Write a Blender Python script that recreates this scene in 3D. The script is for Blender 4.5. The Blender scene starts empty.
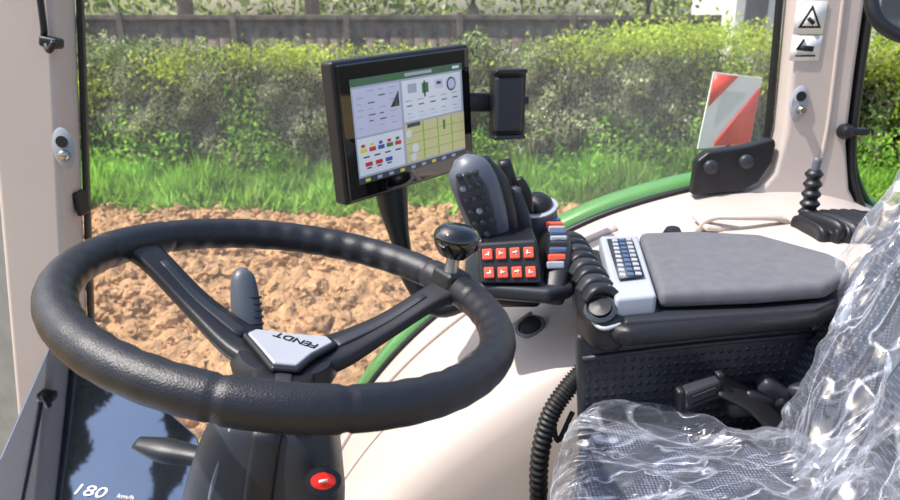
import bpy, bmesh, math, random
import numpy as np
from mathutils import Vector, Matrix, Euler, noise
random.seed(5); rng=np.random.default_rng(5)
sc=bpy.context.scene
COL=sc.collection
try: sc.view_settings.view_transform='Standard'
except Exception: pass

# ------------------------------------------------------------ materials
def lin(c):
    return tuple(((v/255)/12.92 if v/255<=.04045 else ((v/255+.055)/1.055)**2.4) for v in c)+(1,)
def mat(name,col,rough=.5,metal=0,var=.12,nscale=20,bump=0,bscale=200,emit=0,coat=0,spec=.5,bdist=.002):
    m=bpy.data.materials.new(name); m.use_nodes=True; nt=m.node_tree; N=nt.nodes; L=nt.links
    b=N['Principled BSDF']; c=lin(col)
    tc=N.new('ShaderNodeTexCoord'); nz=N.new('ShaderNodeTexNoise'); nz.inputs['Scale'].default_value=nscale; nz.inputs['Detail'].default_value=6
    L.new(tc.outputs['Object'],nz.inputs['Vector'])
    r=N.new('ShaderNodeValToRGB'); r.color_ramp.elements[0].position=.3; r.color_ramp.elements[1].position=.7
    r.color_ramp.elements[0].color=tuple(v*(1-var) for v in c[:3])+(1,); r.color_ramp.elements[1].color=tuple(min(1,v*(1+var)) for v in c[:3])+(1,)
    L.new(nz.outputs['Fac'],r.inputs['Fac']); L.new(r.outputs['Color'],b.inputs['Base Color'])
    b.inputs['Roughness'].default_value=rough; b.inputs['Metallic'].default_value=metal; b.inputs['Specular IOR Level'].default_value=spec
    b.inputs['Coat Weight'].default_value=coat
    if emit:
        L.new(r.outputs['Color'],b.inputs['Emission Color']); b.inputs['Emission Strength'].default_value=emit
    if bump:
        n2=N.new('ShaderNodeTexNoise'); n2.inputs['Scale'].default_value=bscale; n2.inputs['Detail'].default_value=5; L.new(tc.outputs['Object'],n2.inputs['Vector'])
        bp=N.new('ShaderNodeBump'); bp.inputs['Strength'].default_value=bump; bp.inputs['Distance'].default_value=bdist
        L.new(n2.outputs['Fac'],bp.inputs['Height']); L.new(bp.outputs['Normal'],b.inputs['Normal'])
    return m
def leafmat(name,cols,trans=.35,lo=.7,hi=1.25,ns=.9):
    m=bpy.data.materials.new(name); m.use_nodes=True; nt=m.node_tree; N=nt.nodes; L=nt.links
    N.remove(N['Principled BSDF']); out=N['Material Output']
    g=N.new('ShaderNodeNewGeometry'); r=N.new('ShaderNodeValToRGB'); cr=r.color_ramp
    cr.elements[0].color=lin(cols[0]); cr.elements[0].position=0; cr.elements[1].color=lin(cols[-1]); cr.elements[1].position=1
    for i,c in enumerate(cols[1:-1]):
        e=cr.elements.new((i+1)/(len(cols)-1)); e.color=lin(c)
    L.new(g.outputs['Random Per Island'],r.inputs['Fac'])
    tc=N.new('ShaderNodeTexCoord'); nz=N.new('ShaderNodeTexNoise'); nz.inputs['Scale'].default_value=ns; nz.inputs['Detail'].default_value=4; L.new(tc.outputs['Object'],nz.inputs['Vector'])
    mp=N.new('ShaderNodeMapRange'); mp.inputs['From Min'].default_value=.35; mp.inputs['From Max'].default_value=.65; mp.inputs['To Min'].default_value=lo; mp.inputs['To Max'].default_value=hi
    L.new(nz.outputs['Fac'],mp.inputs['Value'])
    mx=N.new('ShaderNodeVectorMath'); mx.operation='SCALE'; L.new(r.outputs['Color'],mx.inputs[0]); L.new(mp.outputs['Result'],mx.inputs['Scale'])
    d=N.new('ShaderNodeBsdfDiffuse'); t=N.new('ShaderNodeBsdfTranslucent'); ms=N.new('ShaderNodeMixShader'); ms.inputs[0].default_value=trans
    L.new(mx.outputs[0],d.inputs['Color']); L.new(mx.outputs[0],t.inputs['Color'])
    L.new(d.outputs[0],ms.inputs[1]); L.new(t.outputs[0],ms.inputs[2]); L.new(ms.outputs[0],out.inputs['Surface'])
    return m
BEIGE=mat('beige_plastic',(190,178,170),.42,var=.03,nscale=6,bump=.12,bscale=700)
BEIGE2=mat('beige_pillar_plastic',(200,186,177),.5,var=.03,nscale=5,bump=.15,bscale=600)
RUBBER=mat('black_rubber',(20,20,23),.5,var=.15)
BLACK=mat('black_plastic',(25,26,31),.4,var=.1,bump=.15,bscale=900)
BLACK2=mat('charcoal_plastic',(42,45,52),.42,var=.08,bump=.15,bscale=900)
LEATHER=mat('wheel_leather',(28,29,35),.36,var=.15,bump=.3,bscale=700)
GLOSS=mat('piano_black',(8,8,10),.03,var=.05,coat=1)
DASHG=mat('dash_bright_mirror',(150,160,174),.03,metal=1,var=.02)  # pale mirror metal on the black panel, brightens its sky reflection
BALL=mat('knob_gloss_black',(12,11,12),.06,coat=1)
GREEN=mat('green_paint',(84,156,62),.3,var=.05,coat=.6)
DGREEN=mat('dark_green_paint',(36,84,40),.35,var=.05)
SILVER=mat('silver_plastic',(160,164,172),.35,var=.04)
LSILV=mat('light_grey_plastic',(164,169,180),.4,var=.03)
GREY=mat('mid_grey_plastic',(92,98,108),.42,var=.06)
DGREY=mat('dark_grey_plastic',(58,65,72),.42,var=.06)
STKG=mat('stalk_grey_plastic',(74,80,88),.4,var=.05)
STEEL=mat('steel',(190,188,182),.25,metal=1)
BLUEG=mat('blue_grey_button',(76,94,128),.4,var=.05)
WHITE=mat('white_label',(235,235,232),.6,var=.02)
PADM=mat('armrest_fabric',(98,99,105),.85,var=.1,nscale=60,bump=.5,bscale=900)
RED=mat('red_reflective_glow',(222,62,48),.4,var=.05,emit=.12)  # faint glow added to the red, which is no light source
REDB=mat('red_button',(215,40,30),.3,var=.04,emit=.15)
ORANGE=mat('orange_lit_button',(222,84,60),.4,var=.04,emit=.2)
INK=mat('black_ink',(20,20,20),.6)
GBTN=mat('green_button',(50,110,80),.4)

# ------------------------------------------------------------ helpers
def empty(name):
    e=bpy.data.objects.new(name,None); COL.objects.link(e); e.empty_display_size=.05; return e
def mk(name,verts,faces,m,parent=None,smooth=True,bevel=0,seg=3,sub=0,ang=35):
    me=bpy.data.meshes.new(name); me.from_pydata([tuple(v) for v in verts],[],faces); me.update()
    o=bpy.data.objects.new(name,me); COL.objects.link(o); me.materials.append(m)
    bm=bmesh.new(); bm.from_mesh(me); bmesh.ops.recalc_face_normals(bm,faces=bm.faces); bm.to_mesh(me); bm.free()
    if smooth: me.polygons.foreach_set('use_smooth',[True]*len(me.polygons))
    if bevel:
        b=o.modifiers.new('bevel','BEVEL'); b.width=bevel; b.segments=seg; b.limit_method='ANGLE'; b.angle_limit=math.radians(30); b.harden_normals=False
        w=o.modifiers.new('wn','WEIGHTED_NORMAL'); w.keep_sharp=True
    if sub:
        s=o.modifiers.new('sub','SUBSURF'); s.levels=sub; s.render_levels=sub
    if parent: o.parent=parent
    return o
def rbox(name,size,loc,rot,m,parent=None,bevel=.004,seg=3):
    R=Euler(rot,'XYZ').to_matrix() if not isinstance(rot,Matrix) else rot
    s=[d/2 for d in size]
    vs=[Vector(loc)+R@Vector((x*s[0],y*s[1],z*s[2])) for x in(-1,1) for y in(-1,1) for z in(-1,1)]
    fs=[(0,1,3,2),(4,6,7,5),(0,4,5,1),(2,3,7,6),(0,2,6,4),(1,5,7,3)]
    return mk(name,vs,fs,m,parent,bevel=bevel,seg=seg)
def prism(name,pts,vec,m,parent=None,bevel=.003,seg=3):
    n=len(pts); a=[Vector(p) for p in pts]; b=[p+Vector(vec) for p in a]
    fs=[tuple(range(n)),tuple(range(2*n-1,n-1,-1))]+[(i,(i+1)%n,n+(i+1)%n,n+i) for i in range(n)]
    return mk(name,a+b,fs,m,parent,bevel=bevel,seg=seg)
def catmull(P,k):
    P=[np.array(p,float) for p in P]
    if len(P)<3 or k<=1:
        out=[]
        for i in range(len(P)-1):
            for j in range(max(k,1)): out.append(P[i]+(P[i+1]-P[i])*j/max(k,1))
        return out+[P[-1]]
    E=[2*P[0]-P[1]]+P+[2*P[-1]-P[-2]]; out=[]
    for i in range(1,len(E)-2):
        for j in range(k):
            t=j/k; a,b,c,d=E[i-1:i+3]
            out.append(.5*((2*b)+(-a+c)*t+(2*a-5*b+4*c-d)*t*t+(-a+3*b-3*c+d)*t**3))
    return out+[P[-1]]
def sweep(name,pts,w,h,m,parent=None,up=(0,0,1),n=16,e=2.0,k=6,rfn=None,cap=True):
    if not hasattr(w,'__len__'): w=[w]*len(pts)
    if not hasattr(h,'__len__'): h=[h]*len(pts)
    Q=catmull([tuple(p)+(a,b) for p,a,b in zip(pts,w,h)],k)
    vs=[];up=Vector(up); M=len(Q)
    for i,q in enumerate(Q):
        c=Vector(q[:3]); T=Vector(Q[min(i+1,M-1)][:3])-Vector(Q[max(i-1,0)][:3]); T.normalize()
        s=T.cross(up)
        if s.length<1e-3: s=T.cross(Vector((1,0.01,0)))
        s.normalize(); u=s.cross(T); f=rfn(i,M) if rfn else 1
        for j in range(n):
            a=2*math.pi*j/n; cx,cy=math.cos(a),math.sin(a)
            cx=math.copysign(abs(cx)**(2/e),cx); cy=math.copysign(abs(cy)**(2/e),cy)
            vs.append(c+s*(q[3]*cx*f)+u*(q[4]*cy*f))
    fs=[(i*n+j,i*n+(j+1)%n,(i+1)*n+(j+1)%n,(i+1)*n+j) for i in range(M-1) for j in range(n)]
    if cap:
        vs+= [Vector(Q[0][:3]),Vector(Q[-1][:3])]; a=len(vs)-2
        fs+=[(a,(j+1)%n,j) for j in range(n)]+[(a+1,(M-1)*n+j,(M-1)*n+(j+1)%n) for j in range(n)]
    return mk(name,vs,fs,m,parent)
def frame(n,x=(1,0,0)):
    n=Vector(n).normalized(); x=Vector(x); x=(x-n*x.dot(n)).normalized(); y=n.cross(x); return Matrix((x,y,n)).transposed()
def lathe(name,prof,loc,axis,m,parent=None,n=28,sx=1,sy=1,x=(1,0,0),k=1):
    R=frame(axis,x); pr=catmull(prof,k) if k>1 else prof; vs=[]
    for r,z in pr:
        for j in range(n):
            a=2*math.pi*j/n; vs.append(Vector(loc)+R@Vector((r*math.cos(a)*sx,r*math.sin(a)*sy,z)))
    M=len(pr); fs=[(i*n+j,i*n+(j+1)%n,(i+1)*n+(j+1)%n,(i+1)*n+j) for i in range(M-1) for j in range(n)]
    fs+=[tuple(range(n)),tuple(range((M-1)*n,M*n))]
    o=mk(name,vs,fs,m,parent); 
    o.modifiers.new('es','EDGE_SPLIT').split_angle=math.radians(50)
    return o
def grid(name,rows,m,parent=None,sub=0):
    a=len(rows); b=len(rows[0]); vs=[v for r in rows for v in r]
    fs=[(i*b+j,i*b+j+1,(i+1)*b+j+1,(i+1)*b+j) for i in range(a-1) for j in range(b-1)]
    return mk(name,vs,fs,m,parent,sub=sub)
def superbox(name,size,loc,rot,m,parent=None,n=6,cuts=24,fn=None,keep=None):
    bm=bmesh.new(); bmesh.ops.create_cube(bm,size=2); bmesh.ops.subdivide_edges(bm,edges=bm.edges[:],cuts=cuts,use_grid_fill=True)
    R=Euler(rot,'XYZ').to_matrix() if not isinstance(rot,Matrix) else rot
    kill=[]
    for v in bm.verts:
        p=v.co; s=(abs(p.x)**n+abs(p.y)**n+abs(p.z)**n)**(1/n); q=p/s
        if keep and not keep(q): kill.append(v)
        w=Vector((q.x*size[0]/2,q.y*size[1]/2,q.z*size[2]/2))
        nn=Vector((q.x**3/size[0],q.y**3/size[1],q.z**3/size[2])); nn.normalize()
        if fn: w=w+fn(w,nn,q)
        v.co=Vector(loc)+R@w
    bmesh.ops.delete(bm,geom=kill,context='VERTS')
    me=bpy.data.meshes.new(name); bm.to_mesh(me); bm.free(); me.materials.append(m)
    me.polygons.foreach_set('use_smooth',[True]*len(me.polygons))
    o=bpy.data.objects.new(name,me); COL.objects.link(o)
    if parent:o.parent=parent
    return o
def text(name,body,size,loc,R,m,parent=None):
    c=bpy.data.curves.new(name,'FONT'); c.body=body; c.size=size; c.extrude=.0004; c.align_x='CENTER'; c.align_y='CENTER'
    o=bpy.data.objects.new(name,c); COL.objects.link(o); c.materials.append(m)
    o.matrix_world=Matrix.Translation(loc)@R.to_4x4()
    if parent:o.parent=parent
    return o
def quads(name,C,U,V,m,parent=None):
    n=len(C); co=np.stack([C-U,C-V*.45,C+U,C+V*.45],1).reshape(-1,3).astype(np.float32)
    me=bpy.data.meshes.new(name); me.vertices.add(n*4); me.vertices.foreach_set('co',co.ravel())
    me.loops.add(n*4); me.loops.foreach_set('vertex_index',np.arange(n*4,dtype=np.int32))
    me.polygons.add(n); me.polygons.foreach_set('loop_start',np.arange(0,n*4,4,dtype=np.int32)); me.polygons.foreach_set('loop_total',np.full(n,4,dtype=np.int32))
    me.update(calc_edges=True); me.materials.append(m)
    o=bpy.data.objects.new(name,me); COL.objects.link(o)
    if parent:o.parent=parent
    return o
def leaves(name,C,size,m,parent=None,up=0):
    n=len(C); U=rng.normal(size=(n,3)); U[:,2]+=up; U/=np.linalg.norm(U,axis=1)[:,None]
    W=rng.normal(size=(n,3)); V=np.cross(U,W); V/=np.linalg.norm(V,axis=1)[:,None]
    s=(size*rng.uniform(.5,1.2,n))[:,None]
    return quads(name,C,U*s,V*s,m,parent)

# ------------------------------------------------------------ outdoors
def fr(x,y,z,s,o=3): 
    return noise.fractal(Vector((x*s,y*s,z*s)),1.0,2.0,o)
SOIL=mat('dry_soil',(180,142,104),.95,var=.3,nscale=5,bump=1,bscale=22,spec=.08,bdist=.04)
field=empty('ploughed_soil')
xs=np.arange(-9,10.5,.04); ys=np.arange(1.9,10.3,.033)
vs=[]
for y in ys:
    for x in xs:
        a=fr(x,y,0,.9,2)*.06+abs(fr(x,y,3,3.6,4))*.17+abs(noise.noise(Vector((x*13,y*13,5))))*.07
        vs.append((x,y,a-.08))
b=len(xs); fs=[(i*b+j,i*b+j+1,(i+1)*b+j+1,(i+1)*b+j) for i in range(len(ys)-1) for j in range(b-1)]
mk('soil_surface',vs,fs,SOIL,field)
bm=bmesh.new(); bmesh.ops.create_icosphere(bm,subdivisions=2,radius=1); ico=np.array([v.co[:] for v in bm.verts]); icf=[[v.index for v in f.verts] for f in bm.faces]; bm.free()
icf=np.array(icf); V=[];Fc=[];k=0
for i in range(11000):
    x=rng.uniform(-8,9); y=3+7.1*rng.uniform()**.8; r=.010+.075*rng.uniform()**5
    d=1+.35*np.sin(ico@rng.normal(size=3)*2.5+rng.uniform(0,6))*np.cos(ico@rng.normal(size=3)*3)+.2*rng.normal(size=len(ico))
    q=ico*d[:,None]*r*np.array([1.15,1,.9]); V.append(q+[x,y,-.008+r*.3+.05*abs(fr(x,y,3,3.6,2))]); Fc.append(icf+k); k+=len(ico)
V=np.concatenate(V);Fc=np.concatenate(Fc)
me=bpy.data.meshes.new('soil_clods'); me.from_pydata(V.tolist(),[],Fc.tolist()); me.materials.append(SOIL); o=bpy.data.objects.new('soil_clods',me); COL.objects.link(o); o.parent=field
DIRT=mat('field_dirt',(150,130,90),.95,var=.3,nscale=2)
mk('ground',[(-40,-10,-.1),(40,-10,-.1),(40,60,-.1),(-40,60,-.1)],[(0,1,2,3)],DIRT,smooth=False)
verge=empty('grass_verge')
GR=leafmat('grass_blades',[(92,138,52),(134,186,70),(170,212,94),(146,198,82),(196,218,126)],.45,.6,1.3,.8)
n=80000; X=rng.uniform(-9,10.5,n); Y=9.5+2.7*rng.uniform(size=n)**.7+np.sin(X*1.7)*.2
cl=np.array([noise.fractal(Vector((a*1.3,b_*1.3,0)),1,2,3) for a,b_ in zip(X,Y)])
keepm=(cl+(Y-9.9)*1.1>-.1+rng.normal(size=n)*.12); X=X[keepm];Y=Y[keepm];cl=cl[keepm];n=len(X)
hgt=rng.uniform(.10,.38,n)*(1.0+1.6*np.clip(cl,-.35,1)+.2*np.sin(X*3.3))
hgt*=np.clip((Y-9.2)/.9,.35,1)
C=np.stack([X,Y,hgt*.5],1); U=np.stack([rng.normal(size=n)*.09,rng.normal(size=n)*.07,hgt*.5],1)
W=np.stack([rng.normal(size=n),rng.normal(size=n),np.zeros(n)],1); W/=np.linalg.norm(W,axis=1)[:,None]; W*=.045
quads('blades',C,U,W,GR,verge)
# hedge
hedge=empty('hedge')
HL=leafmat('hedge_leaves',[(56,78,36),(104,128,66),(146,166,96),(122,148,78),(180,192,138),(214,218,186)],.4,.5,1.4,1.3)
HT=leafmat('hedge_twigs',[(150,132,120),(194,176,164),(222,208,200)],.0)
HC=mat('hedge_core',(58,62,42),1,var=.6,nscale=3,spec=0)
def hh(x): return 2.02+.16*math.sin(x*.8)+.32*noise.noise(Vector((x*1.3,0,0)))+.26*noise.noise(Vector((x*3.4,2,0)))
def hy(x,z): 
    t=z/2.1; return 12.1-.3*math.sin(min(max(t,0),1)*math.pi)**.6+.75*noise.noise(Vector((x*.9,z*1.1,4)))+.5*noise.noise(Vector((x*2.6,z*2.6,9)))
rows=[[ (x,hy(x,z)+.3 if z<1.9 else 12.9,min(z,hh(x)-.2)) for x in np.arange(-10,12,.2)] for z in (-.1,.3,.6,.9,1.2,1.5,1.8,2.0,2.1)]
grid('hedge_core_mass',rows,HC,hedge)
C=[]
for i in range(80000):
    x=random.uniform(-10,12); z=random.uniform(.1,1)**.8*hh(x)
    if random.random()<.22: z=hh(x)+random.gauss(-.02,.12); y=random.uniform(11.7,12.9)
    else: y=hy(x,z)+abs(random.gauss(0,.2))-.14
    C.append((x,y,z))
leaves('leaf_mass',np.array(C),.048,HL,hedge)
n=7000; X=rng.uniform(-10,12,n); Z=rng.uniform(.2,2.1,n); Y=np.array([hy(a,b_)-.04 for a,b_ in zip(X,Z)])+rng.uniform(-.08,.1,n)
U=np.stack([rng.normal(size=n)*.07,rng.normal(size=n)*.05,rng.uniform(.05,.22,n)],1)
quads('twig_mass',np.stack([X,Y,Z],1),U,np.tile([.015,0,.0],(n,1)),HT,hedge)
C=[]
for i in range(12000):
    cx,cz,rx,rz=random.choice([(-5.3,1.3,.8,.4),(-4.2,1.0,.6,.4),(-2.8,1.3,.5,.4),(1.2,1.5,.8,.4),(2.8,1.2,.9,.35),(5,1.4,.8,.3),(-1.5,1.7,.8,.2)])
    x=random.gauss(cx,rx*.6); z=abs(random.gauss(cz,rz*.6)); C.append((x,hy(x,z)-random.uniform(.02,.2),z))
leaves('pale_foliage',np.array(C),.042,leafmat('pale_leaves',[(150,158,116),(190,192,156),(222,218,198)],.35),hedge)
YL=leafmat('young_leaves',[(130,158,50),(178,200,72),(216,224,110),(158,184,76)],.45)
C=[]
for i in range(14000):
    cx,cz,rx,rz=random.choice([(2.4,2.2,.9,.3),(3.3,2.35,.9,.25),(3.9,2.4,.9,.28),(5.0,2.3,.8,.3),(4.6,1.7,.5,.3),(-4.4,1.9,.6,.3),(-2.6,2.1,1.2,.2),(7.4,2.0,.9,.4),(6.4,2.25,.7,.3),(-.5,2.0,.8,.2),(-6,1.6,.5,.3),(7.8,1.2,.5,.4)])
    C.append((random.gauss(cx,rx*.5),random.uniform(11.3,12.4),random.gauss(cz,rz*.5)))
leaves('young_shoots',np.array(C),.05,YL,hedge)
C=[]
for i in range(20000):
    x=random.uniform(-9,10); f=noise.fractal(Vector((x*1.1,3,0)),1,2,3); C.append((x,random.gauss(11.4,.35),abs(random.gauss(.34,.25))*(1.1+1.6*f)))
leaves('weed_leaves',np.array(C),.055,GR,verge,up=.6)
fm=bpy.data.materials.new('weathered_fence'); fm.use_nodes=True; nt=fm.node_tree; L=nt.links; tc=nt.nodes.new('ShaderNodeTexCoord'); mpn=nt.nodes.new('ShaderNodeMapping'); mpn.inputs['Scale'].default_value=(2,1,2)
nz=nt.nodes.new('ShaderNodeTexNoise'); nz.inputs['Scale'].default_value=2.5; nz.inputs['Detail'].default_value=8; r=nt.nodes.new('ShaderNodeValToRGB'); r.color_ramp.elements[0].position=.3; r.color_ramp.elements[0].color=lin((78,72,66)); r.color_ramp.elements[1].position=.7; r.color_ramp.elements[1].color=lin((136,120,108))
L.new(tc.outputs['Object'],mpn.inputs[0]); L.new(mpn.outputs[0],nz.inputs['Vector']); L.new(nz.outputs['Fac'],r.inputs['Fac']); L.new(r.outputs['Color'],nt.nodes['Principled BSDF'].inputs['Base Color']); nt.nodes['Principled BSDF'].inputs['Roughness'].default_value=.95
gw=empty('wooden_fence')
for i in range(69):
    x=-11.6+i*.25
    rbox('board_%d'%i,(.246,.04,2.82+.01*(i%3)),(x,15.0+.004*(i%2),1.3),(0,0,0),fm,gw,bevel=0)
for i in range(8): rbox('post_%d'%i,(.12,.1,2.9),(-11.3+i*2.3,14.95,1.35),(0,0,0),fm,gw,bevel=.01)
rbox('rail',(17.2,.06,.10),(-3.1,14.95,2.70),(0,0,0),fm,gw,bevel=.01)
FL=leafmat('far_foliage',[(60,84,40),(104,130,66),(150,172,92),(190,205,130),(215,225,175)],.4)
far=empty('tree_line'); C=[]
for i in range(26000):
    x=random.uniform(-22,26); y=random.gauss(21,1.3)
    if 6.2<x<13: y=random.gauss(25.5,.8)
    C.append((x,y,random.uniform(0,5.2+1.0*math.sin(x*.7)+.6*math.sin(x*2.1))))
leaves('foliage',np.array(C),.17,FL,far)
C=[]
for i in range(9000):
    x=random.uniform(-11,14); C.append((x,random.gauss(14.1,.3),random.uniform(0,2.15+.5*noise.noise(Vector((x*1.1,0,0)))+(.3 if 3.5<x<5.5 else 0))))
leaves('bush_foliage',np.array(C),.08,FL,hedge)
BARK=mat('bark',(128,112,98),.95,var=.3,nscale=8,bump=.6,bscale=20)
CON=leafmat('conifer_needles',[(16,30,18),(28,46,26),(44,62,34)],.1)
for (tx,ty,h,con) in [(.45,16.2,8.5,0),(-3.3,17.6,20,1),(-6.1,17.0,23,1),(-9.0,17.2,20,1),(-12.5,17.2,23,1),(4.5,17,8,0),(15,17,9,0)]:
    t=empty('conifer_tree' if con else 'broadleaf_tree')
    sweep('trunk',[(tx,ty,-.1),(tx+.05,ty,h*.4),(tx-.05,ty,h*.9)],[.2,.14,.04],[.2,.14,.04],BARK,t,n=12)
    C=[]
    for i in range(14000 if con else 5000):
        if con:
            q=random.random()**.75; z=4.8+(h-4.8)*(1-q); rr=(.12+1.45*q)*random.uniform(.1,1); rr*=.7+.3*math.sin(z*3.2); a=random.uniform(0,6.28)
            C.append((tx+rr*math.cos(a),ty+rr*math.sin(a),z-rr*.25))
        else:
            p=Vector((random.gauss(0,1),random.gauss(0,1),random.gauss(0,1))).normalized()*random.uniform(.5,1)
            C.append((tx+p.x*2.2,ty+p.y*1.6,h*.75+p.z*2.1))
    leaves('canopy',np.array(C),.2 if con else .17,CON if con else FL,t)
bl=empty('white_house'); WR=mat('white_render',(235,235,235),.8); rbox('walls',(5,3.6,4.2),(10.1,21.5,2.1),(0,0,0),WR,bl,bevel=.02)
for i in range(4): rbox('house_window_%d'%i,(.6,.06,1.3),(8.15+i*1.2,19.68,2.7),(0,0,0),GREY,bl,bevel=.01)
prism('roof',[(7.4,19.4,4.2),(12.8,19.4,4.2),(12.8,21.5,5.6),(7.4,21.5,5.6)],(0,0,.15),mat('roof_tiles',(130,90,70),.9),bl)

# ------------------------------------------------------------ cab body
cab=empty('tractor_cab')
A0=[(-.345,1.15),(-.335,1.3),(-.318,1.481),(-.272,1.637),(-.198,1.772),(-.107,1.89),(0,1.993),(.12,2.085),(.25,2.163),(.364,2.215),(.509,2.258),(.612,2.273),(.75,2.272),(.88,2.235),(1.0,2.17),(1.12,2.08)]
A=[(q[0],q[1]) for q in catmull(A0,5)]
def inw(p,d):
    v=Vector((.6-p[0],1.3-p[1])).normalized(); return (p[0]+v.x*d,p[1]+v.y*d)
rows=[]
for Y,d in [(1.47,.03),(1.468,.004),(1.455,-.004),(1.43,0),(1.40,.008),(1.30,.010),(1.18,.012),(1.08,.016),(1.03,.024),(.99,.05),(.975,.10),(.97,.35)]:
    rows.append([(lambda q:(q[0],Y,q[1]))(inw(p,d)) for p in A])
grid('wheel_arch_panel',rows,BEIGE,cab,sub=1)
rd=[inw(p,.010) for p in A[8:40]]
sweep('arch_seam',[(p[0],1.19,p[1]) for p in rd][::4],.004,.0035,BEIGE2,cab,k=3)
sweep('arch_step',[(p[0],1.375,p[1]) for p in [inw(q,.004) for q in A[8:46]]][::4],.010,.007,BEIGE2,cab,k=3)
rows=[[(p[0],1.475,p[1]) for p in [inw(a,.01) for a in A]],[(p[0],1.475,p[1]) for p in [inw(a,.5) for a in A]]]
grid('arch_outer_skin',rows,DGREEN,cab)
rows=[[(p[0],Y,p[1]) for p in [inw(a,d) for a in A]] for Y,d in [(1.49,.05),(1.49,-.004),(1.50,-.018),(1.53,-.022),(1.56,-.014),(1.60,.002),(1.62,.03),(1.63,.09)]]
grid('green_fender',rows,GREEN,cab,sub=1)
seal=[(p[0],1.452,p[1]) for p in [inw(a,-.006) for a in A[5:55]]][::3]+[(.632,1.452,2.292),(.652,1.452,2.325),(.656,1.452,2.39),(.65,1.452,2.53),(.643,1.452,2.66),(.63,1.452,2.95)]
sweep('window_seal',seal,.007,.008,RUBBER,cab,up=(0,1,0),k=4)
prism('pillar_rear',[(.60,1.40,2.262),(.635,1.40,2.278),(.658,1.40,2.31),(.668,1.40,2.39),(.661,1.40,2.53),(.655,1.40,2.65),(.642,1.40,3.0),(.775,1.40,3.0),(.785,1.40,2.65),(.79,1.40,2.5),(.797,1.40,2.37),(.82,1.40,2.275),(.875,1.40,2.19),(.96,1.40,2.14),(.95,1.40,2.05),(.6,1.40,2.2)],(0,.065,0),BEIGE2,cab,bevel=.012,seg=4)
sweep('pillar_bead',[(.745,1.398,2.31),(.75,1.398,2.4),(.744,1.398,2.55),(.738,1.398,2.68),(.726,1.398,2.95)],.004,.003,BEIGE2,cab,up=(0,1,0))
sweep('rear_seal',[(.78,1.42,3.0),(.797,1.42,2.65),(.803,1.42,2.5),(.811,1.42,2.37),(.832,1.42,2.28),(.885,1.42,2.2),(.97,1.42,2.15),(1.2,1.42,2.09)],.009,.02,RUBBER,cab,up=(0,1,0))
sweep('rear_green_frame',[(.803,1.46,3.0),(.822,1.46,2.65),(.828,1.46,2.5),(.836,1.46,2.37),(.857,1.46,2.29),(.907,1.46,2.22),(.99,1.46,2.17),(1.2,1.46,2.11)],.008,.02,DGREEN,cab,up=(0,1,0))
prism('pillar_front',[(-.69,1.37,3.0),(-.732,1.37,2.642),(-.787,1.37,2.208),(-.85,1.37,1.7),(-.89,1.37,1.3),(-1.03,1.37,1.3),(-.968,1.37,1.77),(-.868,1.37,2.642),(-.83,1.37,3.0)],(0,.09,0),BEIGE2,cab,bevel=.014,seg=4)
sweep('front_pillar_seal',[(-.69,1.46,3.0),(-.727,1.46,2.642),(-.782,1.46,2.208),(-.845,1.46,1.7),(-.885,1.46,1.3)],.006,.012,RUBBER,cab,up=(0,1,0))
sweep('windscreen_seal',[(-.84,1.42,3.0),(-.876,1.42,2.642),(-.925,1.42,2.2),(-.976,1.42,1.77),(-1.03,1.42,1.3)],.009,.02,RUBBER,cab,up=(0,1,0))
rbox('sill_front',(.62,.1,.5),(-.62,1.42,1.35),(0,0,0),BEIGE,cab,bevel=.02)
rbox('hood_side_panel',(.5,.05,.9),(-1.3,1.62,1.85),(0,0,.1),mat('hood_grey',(178,178,172),.4),cab,bevel=.02)
mk('floor',[(-1.1,-.2,1.3),(1.2,-.2,1.3),(1.2,1.45,1.3),(-1.1,1.45,1.3)],[(0,1,2,3)],mat('floor_rubber_mat',(70,68,66),.8,bump=.4),None,smooth=False)
# glass
gl=bpy.data.materials.new('cab_glass'); gl.use_nodes=True; nt=gl.node_tree; N=nt.nodes; L=nt.links; N.remove(N['Principled BSDF'])
tr=N.new('ShaderNodeBsdfTransparent'); tr.inputs['Color'].default_value=(.98,.99,.985,1); gs=N.new('ShaderNodeBsdfGlossy'); gs.inputs['Roughness'].default_value=.02
df=N.new('ShaderNodeBsdfTranslucent'); df.inputs['Color'].default_value=(.95,.95,.93,1); df2=N.new('ShaderNodeBsdfDiffuse'); df2.inputs['Color'].default_value=(.95,.95,.93,1); md=N.new('ShaderNodeMixShader'); L.new(df.outputs[0],md.inputs[1]); L.new(df2.outputs[0],md.inputs[2])
m1=N.new('ShaderNodeMixShader'); fz=N.new('ShaderNodeFresnel'); fz.inputs['IOR'].default_value=1.25; L.new(fz.outputs[0],m1.inputs[0]); L.new(tr.outputs[0],m1.inputs[1]); L.new(gs.outputs[0],m1.inputs[2])
m2=N.new('ShaderNodeMixShader'); nz=N.new('ShaderNodeTexNoise'); nz.inputs['Scale'].default_value=3; nz.inputs['Detail'].default_value=6; mp=N.new('ShaderNodeMapRange'); mp.inputs['To Min'].default_value=.0; mp.inputs['To Max'].default_value=.22  # patchy dirt film; white haze mixed in to bleach the view
tc=N.new('ShaderNodeTexCoord'); L.new(tc.outputs['Object'],nz.inputs['Vector']); L.new(nz.outputs['Fac'],mp.inputs['Value']); L.new(mp.outputs['Result'],m2.inputs[0]); L.new(m1.outputs[0],m2.inputs[1]); L.new(md.outputs[0],m2.inputs[2]); L.new(m2.outputs[0],N['Material Output'].inputs['Surface'])
gp=[(-.89,1.455,1.3),(-.74,1.455,2.64),(-.70,1.455,3.0),(.64,1.455,3.0),(.655,1.455,2.4),(.64,1.455,2.3)]+[(p[0],1.455,p[1]) for p in A[57:4:-4]]
mk('window_1',gp,[tuple(range(len(gp)))],gl,None,smooth=False)

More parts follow.
